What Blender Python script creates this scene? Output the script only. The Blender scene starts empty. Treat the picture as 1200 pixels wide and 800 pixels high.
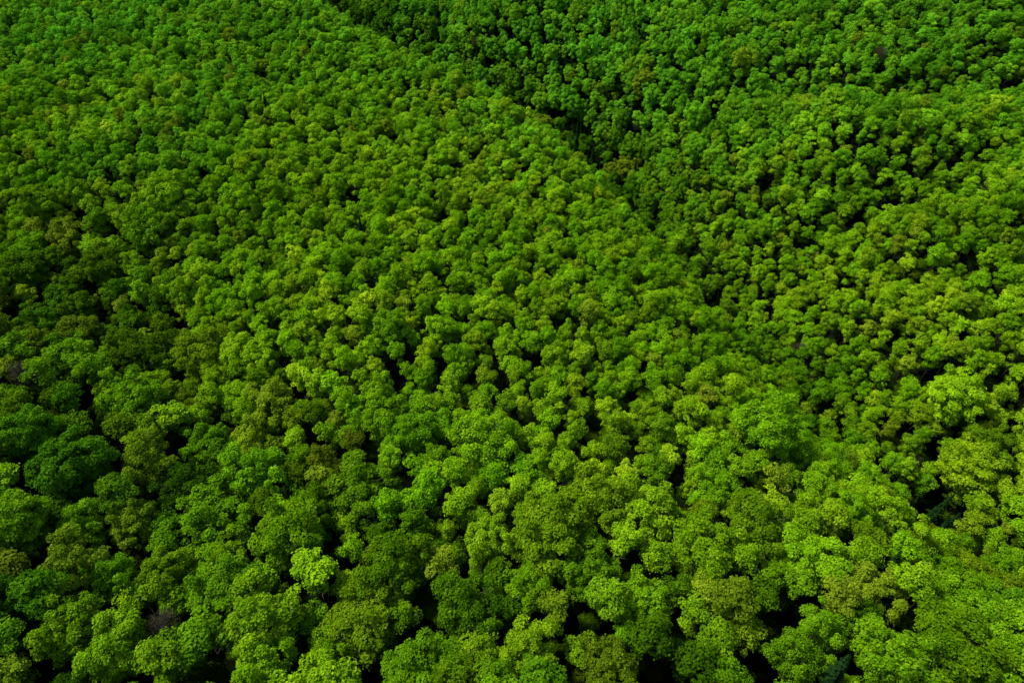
import bpy, math, random
import numpy as np
from mathutils import Vector
rng=np.random.default_rng(11); random.seed(11)
scene=bpy.context.scene
scene.view_settings.view_transform='Standard'
scene.view_settings.look='None'
scene.view_settings.exposure=0

# ------------------------------------------------------------------ terrain
VAL=np.array([(190,-60),(150,20),(110,98),(92,130),(80,181),(70,213),(60,257),(40,303),(15,335),(-14,362),(-50,396),(-92,444),(-111,500),(-174,620),(-274,760)],float)
VD =np.array([12,14,20,25,29,33,40,50,60,64,66,66,62,50,50],float)
def polydist(x,y,P,D):
    best=np.full(x.shape,1e9); dep=np.zeros(x.shape); sg=np.zeros(x.shape)
    for i in range(len(P)-1):
        a=P[i]; b=P[i+1]; ab=b-a
        t=np.clip(((x-a[0])*ab[0]+(y-a[1])*ab[1])/(ab@ab),0,1)
        px=a[0]+t*ab[0]; py=a[1]+t*ab[1]
        d=np.hypot(x-px,y-py)
        s=np.sign(ab[0]*(y-a[1])-ab[1]*(x-a[0]))
        m=d<best
        best=np.where(m,d,best); dep=np.where(m,D[i]+t*(D[i+1]-D[i]),dep); sg=np.where(m,s,sg)
    return best,dep,sg
G1=np.array([(80,181),(121,215),(180,240),(260,290)],float); G1D=np.array([6,18,15,6.])
G2=np.array([(95,300),(125,303),(160,290),(240,285)],float); G2D=np.array([3,15,17,8.])
G3=np.array([(112,95),(150,125),(210,150),(300,190)],float); G3D=np.array([9,14,12,5.])
G4=np.array([(-30,60),(-75,110),(-110,150),(-160,190),(-240,230)],float); G4D=np.array([6,13,20,20,13.])
G5=np.array([(-64,406),(-40,470),(-6,560),(60,680)],float); G5D=np.array([10,26,24,8.])
def height(x,y):
    x=np.asarray(x,float); y=np.asarray(y,float)
    z=0.09*np.maximum(0,np.minimum(y,900)-320)
    d,D,s=polydist(x,y,VAL,VD)
    w=np.where(s>0,27.0+0*d,38.0)
    z=z-D*np.exp(-(d/w)**2)
    z=z+np.where((s>0),5*np.exp(-((d-46)/20)**2),0)*np.clip((y-240)/50,0,1)
    z=z+np.where(s<=0,0.13*np.minimum(d,350),0.03*np.minimum(d,200))
    for G,GD,w in ((G1,G1D,17),(G2,G2D,17),(G3,G3D,18),(G4,G4D,26),(G5,G5D,26)):
        d,D,s=polydist(x,y,G,GD); z=z-D*np.exp(-(d/w)**2)
    z=z+2.4*np.sin(x/31+1.3*np.sin(y/47))*np.cos(y/37+x/83)+1.4*np.sin(x/13.7+y/19.1)*np.sin(y/16.3-x/29)
    return z

xs=np.unique(np.concatenate([np.linspace(-4000,-700,12),np.linspace(-700,700,281),np.linspace(700,4000,12)]))
ys=np.unique(np.concatenate([np.linspace(-3000,-150,10),np.linspace(-150,1000,231),np.linspace(1000,5000,12)]))
X,Y=np.meshgrid(xs,ys); Z=height(X,Y)
co=np.stack([X,Y,Z],-1).reshape(-1,3)
nx=len(xs); ny=len(ys)
ii,jj=np.meshgrid(np.arange(nx-1),np.arange(ny-1))
a=(jj*nx+ii).ravel()
F=np.stack([a,a+1,a+nx+1,a+nx],-1)
def mkmesh(name,co,F,mats,mi=None,attr=None,smooth=False):
    me=bpy.data.meshes.new(name)
    n=F.shape[1]
    me.vertices.add(len(co)); me.vertices.foreach_set('co',co.astype(np.float32).ravel())
    me.loops.add(F.size); me.loops.foreach_set('vertex_index',F.astype(np.int32).ravel())
    me.polygons.add(len(F)); me.polygons.foreach_set('loop_start',np.arange(0,F.size,n,dtype=np.int32))
    me.polygons.foreach_set('loop_total',np.full(len(F),n,np.int32))
    for m in mats: me.materials.append(m)
    if mi is not None: me.polygons.foreach_set('material_index',mi.astype(np.int32))
    me.polygons.foreach_set('use_smooth',np.full(len(F),smooth))
    me.update(calc_edges=True)
    if attr is not None:
        at=me.attributes.new('leafv','FLOAT','POINT'); at.data.foreach_set('value',attr.astype(np.float32))
    me.validate()
    return me

# ------------------------------------------------------------------ materials
def ground_mat():
    m=bpy.data.materials.new('forest_floor'); m.use_nodes=True; nt=m.node_tree; b=nt.nodes['Principled BSDF']
    b.inputs['Roughness'].default_value=0.95; b.inputs['Specular IOR Level'].default_value=0.0
    tc=nt.nodes.new('ShaderNodeTexCoord')
    n=nt.nodes.new('ShaderNodeTexNoise'); n.inputs['Scale'].default_value=0.5; n.inputs['Detail'].default_value=12
    r=nt.nodes.new('ShaderNodeValToRGB')
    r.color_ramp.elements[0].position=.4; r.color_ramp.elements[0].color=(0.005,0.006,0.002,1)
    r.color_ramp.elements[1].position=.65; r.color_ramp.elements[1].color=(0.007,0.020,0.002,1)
    nt.links.new(tc.outputs['Object'],n.inputs['Vector']); nt.links.new(n.outputs['Fac'],r.inputs['Fac'])
    nt.links.new(r.outputs['Color'],b.inputs['Base Color'])
    return m
def leaf_mat():
    m=bpy.data.materials.new('foliage'); m.use_nodes=True; nt=m.node_tree; N=nt.nodes; L=nt.links
    N.remove(N['Principled BSDF']); out=N['Material Output']
    b=N.new('ShaderNodeBsdfDiffuse')
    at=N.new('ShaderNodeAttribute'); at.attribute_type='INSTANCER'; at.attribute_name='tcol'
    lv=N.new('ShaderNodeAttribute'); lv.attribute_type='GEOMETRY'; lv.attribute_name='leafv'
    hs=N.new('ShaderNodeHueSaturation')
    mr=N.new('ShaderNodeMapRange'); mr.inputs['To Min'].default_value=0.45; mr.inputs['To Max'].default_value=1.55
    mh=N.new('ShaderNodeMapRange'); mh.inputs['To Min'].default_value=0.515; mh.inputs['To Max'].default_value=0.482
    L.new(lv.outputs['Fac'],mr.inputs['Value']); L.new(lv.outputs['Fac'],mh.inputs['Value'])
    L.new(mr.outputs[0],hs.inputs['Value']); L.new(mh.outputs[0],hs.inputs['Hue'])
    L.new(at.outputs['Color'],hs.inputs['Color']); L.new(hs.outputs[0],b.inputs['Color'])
    t=N.new('ShaderNodeBsdfTranslucent'); L.new(hs.outputs[0],t.inputs['Color'])
    mx=N.new('ShaderNodeMixShader'); mx.inputs[0].default_value=0.15
    L.new(b.outputs[0],mx.inputs[1]); L.new(t.outputs[0],mx.inputs[2]); L.new(mx.outputs[0],out.inputs['Surface'])
    return m
def bark_mat():
    m=bpy.data.materials.new('bark'); m.use_nodes=True; nt=m.node_tree; b=nt.nodes['Principled BSDF']
    b.inputs['Roughness'].default_value=0.9
    n=nt.nodes.new('ShaderNodeTexNoise'); n.inputs['Scale'].default_value=3
    r=nt.nodes.new('ShaderNodeValToRGB')
    r.color_ramp.elements[0].color=(0.03,0.026,0.018,1); r.color_ramp.elements[1].color=(0.09,0.08,0.055,1)
    nt.links.new(n.outputs['Fac'],r.inputs['Fac']); nt.links.new(r.outputs['Color'],b.inputs['Base Color'])
    return m
MG=ground_mat(); ML=leaf_mat(); MB=bark_mat()
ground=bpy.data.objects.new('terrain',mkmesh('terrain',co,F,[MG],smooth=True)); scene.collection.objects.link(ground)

# ------------------------------------------------------------------ tree prototypes
def tube(p0,p1,r0,r1,n=6):
    p0=np.array(p0,float);p1=np.array(p1,float); d=p1-p0; d/=np.linalg.norm(d)+1e-9
    u=np.cross(d,[0.3,0.9,0.2]); u/=np.linalg.norm(u); v=np.cross(d,u)
    A=np.arange(n)*2*math.pi/n
    ring=np.cos(A)[:,None]*u+np.sin(A)[:,None]*v
    co=np.concatenate([p0+ring*r0,p1+ring*r1]); k=np.arange(n); k2=(k+1)%n
    return co,np.stack([k,k2,k2+n,k+n],-1)
def unit(v): return v/(np.linalg.norm(v,axis=-1,keepdims=True)+1e-9)
def leaves(P,Nn,size,jit):
    k=len(P)
    n=unit(Nn+rng.normal(size=(k,3))*jit)
    u=unit(np.cross(n,rng.normal(size=(k,3)))); v=np.cross(n,u)
    s=size*rng.uniform(0.6,1.35,k)[:,None]
    a=P+u*s*.62; b=P+v*s*.42+n*s*.10; c=P-u*s*.62; d=P-v*s*.42+n*s*.10
    co=np.stack([a,b,c,d],1).reshape(-1,3)
    return co,np.arange(4*k).reshape(-1,4)
class B:
    def __init__(s): s.c=[];s.f=[];s.m=[];s.a=[];s.n=0
    def add(s,co,f,mi,attr):
        s.c.append(co);s.f.append(f+s.n);s.m.append(np.full(len(f),mi));s.a.append(np.broadcast_to(attr,(len(co),)).astype(float));s.n+=len(co)
    def mesh(s,name): return mkmesh(name,np.concatenate(s.c),np.concatenate(s.f),[ML,MB],np.concatenate(s.m),np.concatenate(s.a))
def trunk(b,H,R,top,limbs=7,r=.28):
    pts=[np.array([0,0,-1.0])]; 
    for k in range(1,5): pts.append(np.array([rng.normal()*.18*k,rng.normal()*.18*k,top*k/4]))
    for k in range(4): b.add(*tube(pts[k],pts[k+1],r*(1-.2*k),r*(1-.2*(k+1)),7),1,0)
    for k in range(limbs):
        t=rng.uniform(.5,.95); p=pts[0]*(1-t)+pts[4]*t
        an=rng.uniform(0,6.28); q=p+np.array([math.cos(an)*R*.62,math.sin(an)*R*.62,R*rng.uniform(.3,.8)])
        b.add(*tube(p,q,r*.4,r*.1,5),1,0)
def broadleaf(name,R,Hc,nl,lobe,leaf,per,squash=1.0,sparse=1.0,low=1.5):
    b=B()
    trunk(b,Hc,R,Hc+R*.3,8,.05*R)
    cs=[];rs=[]
    off=rng.uniform(0,6.28)
    ph=rng.uniform(0,6.28,3); am=rng.uniform(.05,.18,3)
    for i in range(nl):
        t=(i+.5)/nl; zz=1-1.38*t; an=off+i*2.39996+rng.normal()*.28
        rr=math.sqrt(max(0,1-zz*zz))
        un=1+sum(am[k]*math.cos((k+2)*an+ph[k]) for k in range(3))
        k=rng.uniform(.56,.97)*un
        cs.append([rr*math.cos(an)*R*k,rr*math.sin(an)*R*k,Hc+zz*R*squash*k+rng.normal()*.10*R])
        rs.append(lobe*R*rng.uniform(.6,1.3))
    for i in range(nl//3):
        v=rng.normal(size=3); v/=np.linalg.norm(v); v*=R*.45*rng.uniform(.3,1)
        cs.append([v[0],v[1],Hc+v[2]*squash]); rs.append(lobe*R*1.15)
    for i in range(int(nl*.3)):
        an=rng.uniform(0,6.28); k=R*rng.uniform(.3,.65)
        cs.append([k*math.cos(an),k*math.sin(an),Hc-R*rng.uniform(.5,low)]); rs.append(lobe*R*rng.uniform(.9,1.25))
    for c,r in zip(cs,rs):
        c=np.array(c); k=max(12,int(per*(r/(lobe*R))**2*sparse))
        d=unit(rng.normal(size=(k,3))); d[:,2]=np.where(d[:,2]<-.35,-d[:,2],d[:,2])
        rad=r*(1+rng.normal(size=k)*.12)*rng.uniform(.85,1.05,k)
        P=c+d*rad[:,None]*np.array([1,1,.82])
        out=unit(c-np.array([0,0,Hc-R*.2]))
        Nn=unit(d+.4*out+np.array([0,0,.5]))
        lc,lf=leaves(P,Nn,leaf,.35)
        lobv=rng.uniform(-.18,.18)
        v=np.clip(.5+lobv+rng.normal(size=k)*.2,0,1)
        b.add(lc,lf,0,np.repeat(v,4))
    return b.mesh(name)
def bare(name,R,Hc,buds=1300):
    b=B(); trunk(b,Hc,R,Hc+R*.4,5,.2)
    for k in range(26):
        d=unit(rng.normal(size=3)); d[2]=abs(d[2])*.9+.1
        p=np.array([0,0,Hc-R*.6])+np.array([0,0,rng.uniform(0,R*.8)]); q=p+d*R*.75
        b.add(*tube(p,q,.08,.03,4),1,0)
        for j in range(9):
            t=rng.uniform(.35,1); s=p*(1-t)+q*t; e=s+unit(d+rng.normal(size=3)*.7)*R*.38
            b.add(*tube(s,e,.03,.012,3),1,0)
            for l in range(4):
                t2=rng.uniform(.2,1); s2=s*(1-t2)+e*t2; e2=s2+unit(d+rng.normal(size=3)*.9)*R*.17
                b.add(*tube(s2,e2,.016,.008,3),1,0)
    d=unit(rng.normal(size=(buds,3))); d[:,2]=np.abs(d[:,2])
    P=np.array([0,0,Hc-.2*R])+d*R*rng.uniform(.5,1.05,(buds,1))
    lc,lf=leaves(P,d,.24,.9); b.add(lc,lf,0,np.repeat(rng.uniform(.1,.6,buds),4))
    return b.mesh(name)
def conifer(name,R,H):
    b=B(); b.add(*tube((0,0,-1),(0,0,H),.25,.04,6),1,0)
    z=3.0
    while z<H:
        t=(z-3)/(H-3); rr=R*(1-t)**.8+.15; nb=int(7+6*(1-t))
        for k in range(nb):
            an=rng.uniform(0,6.28); L=rr*rng.uniform(.75,1.1); m=int(8+26*L/R)
            s=rng.uniform(.05,1,m); side=rng.normal(size=m)*.22*L*(1-s*.5)
            P=np.stack([math.cos(an)*L*s-math.sin(an)*side,math.sin(an)*L*s+math.cos(an)*side,z-.28*L*s**1.5+rng.normal(size=m)*.08],-1)
            lc,lf=leaves(P,np.tile([math.cos(an)*.4,math.sin(an)*.4,1.],(m,1)),.33,.35)
            b.add(lc,lf,0,np.repeat(rng.uniform(.1,.7,m),4))
        z+=.55
    return b.mesh(name)
col=bpy.data.collections.new('forest_trees')
protos=[]
def reg(me):
    o=bpy.data.objects.new(me.name,me); col.objects.link(o); protos.append(o)
for i in range(9):   # 0-8 ordinary crowns (R 2.4)
    reg(broadleaf('tree_a%02d'%i,2.4,14.4,random.choice([14,17,20]),.35,.29,100,squash=random.uniform(1.0,1.45),low=1.8))
for i in range(7):   # 9-15 big old crowns (R 6)
    reg(broadleaf('tree_b%02d'%i,6.0,14.2,random.choice([64,84,100]),.18,.36,150,squash=random.uniform(.85,1.15),low=1.1))
for i in range(2):   # 16-17 bare
    reg(bare('tree_c%02d'%i,3.6,13))
reg(conifer('tree_d00',2.6,19))   #18
reg(broadleaf('tree_e00',3.3,13.4,26,.28,.30,60,squash=1.1))   #19 thin crown

# ------------------------------------------------------------------ placement
def vnoise(x,y,s,seed):
    r=np.random.default_rng(seed); T=r.uniform(-1,1,(64,64))
    u=x/s+1000; v=y/s+1000; i=np.floor(u).astype(int); j=np.floor(v).astype(int); fu=u-i; fv=v-j
    fu=fu*fu*(3-2*fu); fv=fv*fv*(3-2*fv)
    g=lambda a,b:T[a%64,b%64]
    return (g(i,j)*(1-fu)+g(i+1,j)*fu)*(1-fv)+(g(i,j+1)*(1-fu)+g(i+1,j+1)*fu)*fv
YMAX=740
def cand(n):
    y=rng.uniform(-60,YMAX,n); x=rng.uniform(-1,1,n)*(100+.72*YMAX)
    dv,_,sg=polydist(x,y,VAL,VD)
    m=(np.abs(x)<100+.72*np.maximum(y,0))&~((y>265)&(dv<6))
    return x[m],y[m],np.where(sg[m]>0,1000.,dv[m])
cell=10.0; grid={}
PX=[];PY=[];PR=[];PK=[]
def bigness(x,y):
    lim=80+.9*np.maximum(0,-x-20)*(x>-170)+.45*np.maximum(0,x-100)
    return 1/(1+np.exp((y-lim)/15))
def tryadd(x,y,r,k,f):
    ci=int(x//cell);cj=int(y//cell)
    for a in (-1,0,1):
        for b_ in (-1,0,1):
            for (qx,qy,qr) in grid.get((ci+a,cj+b_),()):
                if (qx-x)**2+(qy-y)**2<(f*(r+qr))**2: return False
    grid.setdefault((ci,cj),[]).append((x,y,r)); PX.append(x);PY.append(y);PR.append(r);PK.append(k); return True
x,y,dv=cand(34000); bg=bigness(x,y)
far=np.clip(1.5-dv/60,0,1)*(y>265)
for i in range(len(x)):
    if rng.uniform()<bg[i]*.5: tryadd(x[i],y[i],rng.uniform(4.4,7.6),1,.74)
    elif rng.uniform()<far[i]*.8: tryadd(x[i],y[i],rng.uniform(3.4,5.2),1,.66)
x,y,dv=cand(190000); bg=bigness(x,y); far=np.clip(1.5-dv/60,0,1)*(y>265)
for i in range(len(x)): tryadd(x[i],y[i],rng.uniform(1.8,2.8)+1.2*bg[i],0,.78-.08*far[i]+.05*bg[i])
x,y,dv=cand(130000); bg=bigness(x,y)
for i in range(len(x)):
    if rng.uniform()>bg[i]: tryadd(x[i],y[i],rng.uniform(1.6,2.0),0,.74)
x,y,dv=cand(34000); m=y<420; x=x[m];y=y[m]
nu=len(x); PX+=list(x);PY+=list(y);PR+=list(rng.uniform(1.6,2.6,nu));PK+=[2]*nu
PX=np.array(PX);PY=np.array(PY);PR=np.array(PR);PK=np.array(PK); n=len(PX)
proto=np.where(PK==1,rng.integers(9,16,n),rng.integers(0,9,n))
R0=np.where(PK==1,6.0,2.4)
sxy=PR/R0*1.06
sz=np.where(PK==1,.5+.55*sxy,.55+.45*sxy)+rng.normal(size=n)*.05
sz=np.where(PK==2,rng.uniform(.4,.6,n),sz)
u=rng.uniform(size=n)
bg=bigness(PX,PY)
n1=vnoise(PX,PY,38,1); n2=vnoise(PX,PY,70,2); n3=vnoise(PX,PY,16,3); n4=vnoise(PX,PY,9,4)
pb=.0015+.016*bg+.02*np.clip(n1,0,1)*(bg>.3)
isb=(u<pb)&(PK==0); proto=np.where(isb,rng.integers(16,18,n),proto)
thin=(~isb)&(u<pb+.03)&(PK==0); proto=np.where(thin,19,proto)
dcon=np.hypot(PX-112,PY-98)
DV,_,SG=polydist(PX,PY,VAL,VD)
gorge_shade=np.where(SG<=0,np.exp(-(DV/22)**2),np.exp(-(DV/14)**2))*np.clip((PY-235)/50,0,1)  # ravine shade painted into tree colours, fading away from the valley line
valley_shade=np.exp(-(DV/9)**2)*(PY>120)  # valley-bottom shade, painted into the crown colours along the crease
con=(rng.uniform(size=n)<.6*np.exp(-(dcon/9)**2)+.003+.25*gorge_shade)&(~isb)&(PK==0); proto=np.where(con,18,proto)  # extra dark conifers added in the ravine to stand in for its shade
sxy=np.where(isb|thin|con,PR/3.1,sxy)
sz=np.where(isb,sz*.92,sz)
# colours (linear)
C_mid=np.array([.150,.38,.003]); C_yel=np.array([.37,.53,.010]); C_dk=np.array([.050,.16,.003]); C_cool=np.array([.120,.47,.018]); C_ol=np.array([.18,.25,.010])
def mix(a,b,t): return a*(1-t[:,None])+b*t[:,None]
c=np.tile(C_mid,(n,1))
c=mix(c,C_cool,np.clip((PY-180)/240+.25*n2,0,.9)*(PY>150))
c=mix(c,C_yel,np.clip(rng.beta(1.3,4,n)*1.0+.15*n3+.2*np.clip(n2,0,1)*(PY<220)+.02*bg,0,1)*np.where(PY>300,.65,1))
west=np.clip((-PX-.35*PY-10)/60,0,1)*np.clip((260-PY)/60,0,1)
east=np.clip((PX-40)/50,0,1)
c=mix(c,C_dk,np.clip(rng.beta(1.2,4,n)*.8+.3*np.clip(-n3,0,1)+.15*np.clip(n1,0,1)+.55*bg*np.clip(n3+.25,0,1)+(.42*west+.10*east)*rng.uniform(0,1.4,n)+.8*gorge_shade+.3*valley_shade,0,1))  # last two terms paint ravine and valley shade as dark foliage
c=mix(c,C_ol,np.clip((rng.uniform(size=n)<.05+.2*bg)*rng.uniform(.3,.9,n),0,1))
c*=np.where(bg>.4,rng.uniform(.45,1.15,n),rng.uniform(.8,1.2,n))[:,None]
c=np.where(isb[:,None],np.array([.085,.080,.030]),c)
c=np.where(con[:,None],np.array([.016,.050,.010]),c)
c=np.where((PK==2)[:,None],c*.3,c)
PZ=height(PX,PY)+rng.normal(size=n)*(.8+.6*bg)
pock=(n4>.45)&(PK==0)&(rng.uniform(size=n)<.2+.65*np.maximum(np.maximum(bg,west),east))
PZ=PZ-pock*rng.uniform(3,7,n)
me=bpy.data.meshes.new('forest'); me.vertices.add(n)
me.vertices.foreach_set('co',np.stack([PX,PY,PZ],-1).astype(np.float32).ravel())
def att(nm,t,dom,key,val):
    a_=me.attributes.new(nm,t,dom); a_.data.foreach_set(key,val.ravel())
att('proto','INT','POINT','value',proto.astype(np.int32))
rot=np.stack([rng.normal(size=n)*.05,rng.normal(size=n)*.05,rng.uniform(0,6.283,n)],-1)
att('rot','FLOAT_VECTOR','POINT','vector',rot.astype(np.float32))
att('scl','FLOAT_VECTOR','POINT','vector',np.stack([sxy*rng.uniform(.9,1.1,n),sxy*rng.uniform(.9,1.1,n),sz],-1).astype(np.float32))
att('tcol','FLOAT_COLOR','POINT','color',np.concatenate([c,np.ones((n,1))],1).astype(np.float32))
forest=bpy.data.objects.new('forest',me); scene.collection.objects.link(forest)
ng=bpy.data.node_groups.new('forest_scatter','GeometryNodeTree')
ng.interface.new_socket('Geometry',in_out='INPUT',socket_type='NodeSocketGeometry')
ng.interface.new_socket('Geometry',in_out='OUTPUT',socket_type='NodeSocketGeometry')
N=ng.nodes; L=ng.links
gi=N.new('NodeGroupInput'); go=N.new('NodeGroupOutput')
ci=N.new('GeometryNodeCollectionInfo'); ci.inputs['Collection'].default_value=col
ci.inputs['Separate Children'].default_value=True; ci.inputs['Reset Children'].default_value=True
ip=N.new('GeometryNodeInstanceOnPoints'); ip.inputs['Pick Instance'].default_value=True
def na(nm,t):
    q=N.new('GeometryNodeInputNamedAttribute'); q.data_type=t; q.inputs['Name'].default_value=nm
    return [o for o in q.outputs if o.name=='Attribute' and o.enabled][0]
L.new(gi.outputs[0],ip.inputs['Points']); L.new(ci.outputs[0],ip.inputs['Instance'])
L.new(na('proto','INT'),ip.inputs['Instance Index'])
L.new(na('rot','FLOAT_VECTOR'),ip.inputs['Rotation']); L.new(na('scl','FLOAT_VECTOR'),ip.inputs['Scale'])
L.new(ip.outputs[0],go.inputs[0])
mod=forest.modifiers.new('scatter','NODES'); mod.node_group=ng

# ------------------------------------------------------------------ light
w=bpy.data.worlds.new('World'); scene.world=w; w.use_nodes=True; nt=w.node_tree
sky=nt.nodes.new('ShaderNodeTexSky'); sky.sky_type='NISHITA'; sky.sun_disc=False
EL=math.radians(55); AZ=math.radians(-68)
sky.sun_elevation=EL; sky.sun_rotation=AZ
bgn=nt.nodes['Background']; bgn.inputs['Strength'].default_value=0.15
nt.links.new(sky.outputs[0],bgn.inputs['Color'])
sd=bpy.data.lights.new('sun','SUN'); sd.energy=5.0; sd.angle=math.radians(8); sd.color=(1,.96,.86)
so=bpy.data.objects.new('sun',sd); scene.collection.objects.link(so)
dirv=Vector((math.sin(AZ)*math.cos(EL),math.cos(AZ)*math.cos(EL),math.sin(EL)))
so.rotation_euler=(-dirv).to_track_quat('-Z','Y').to_euler()
# ------------------------------------------------------------------ camera
cd=bpy.data.cameras.new('camera'); cam=bpy.data.objects.new('camera',cd); scene.collection.objects.link(cam)
cd.sensor_width=36; cd.lens=36*811/1200; cd.clip_end=12000
cam.location=(0,0,148); cam.rotation_euler=(math.radians(90-43.5),0,0)
scene.camera=cam
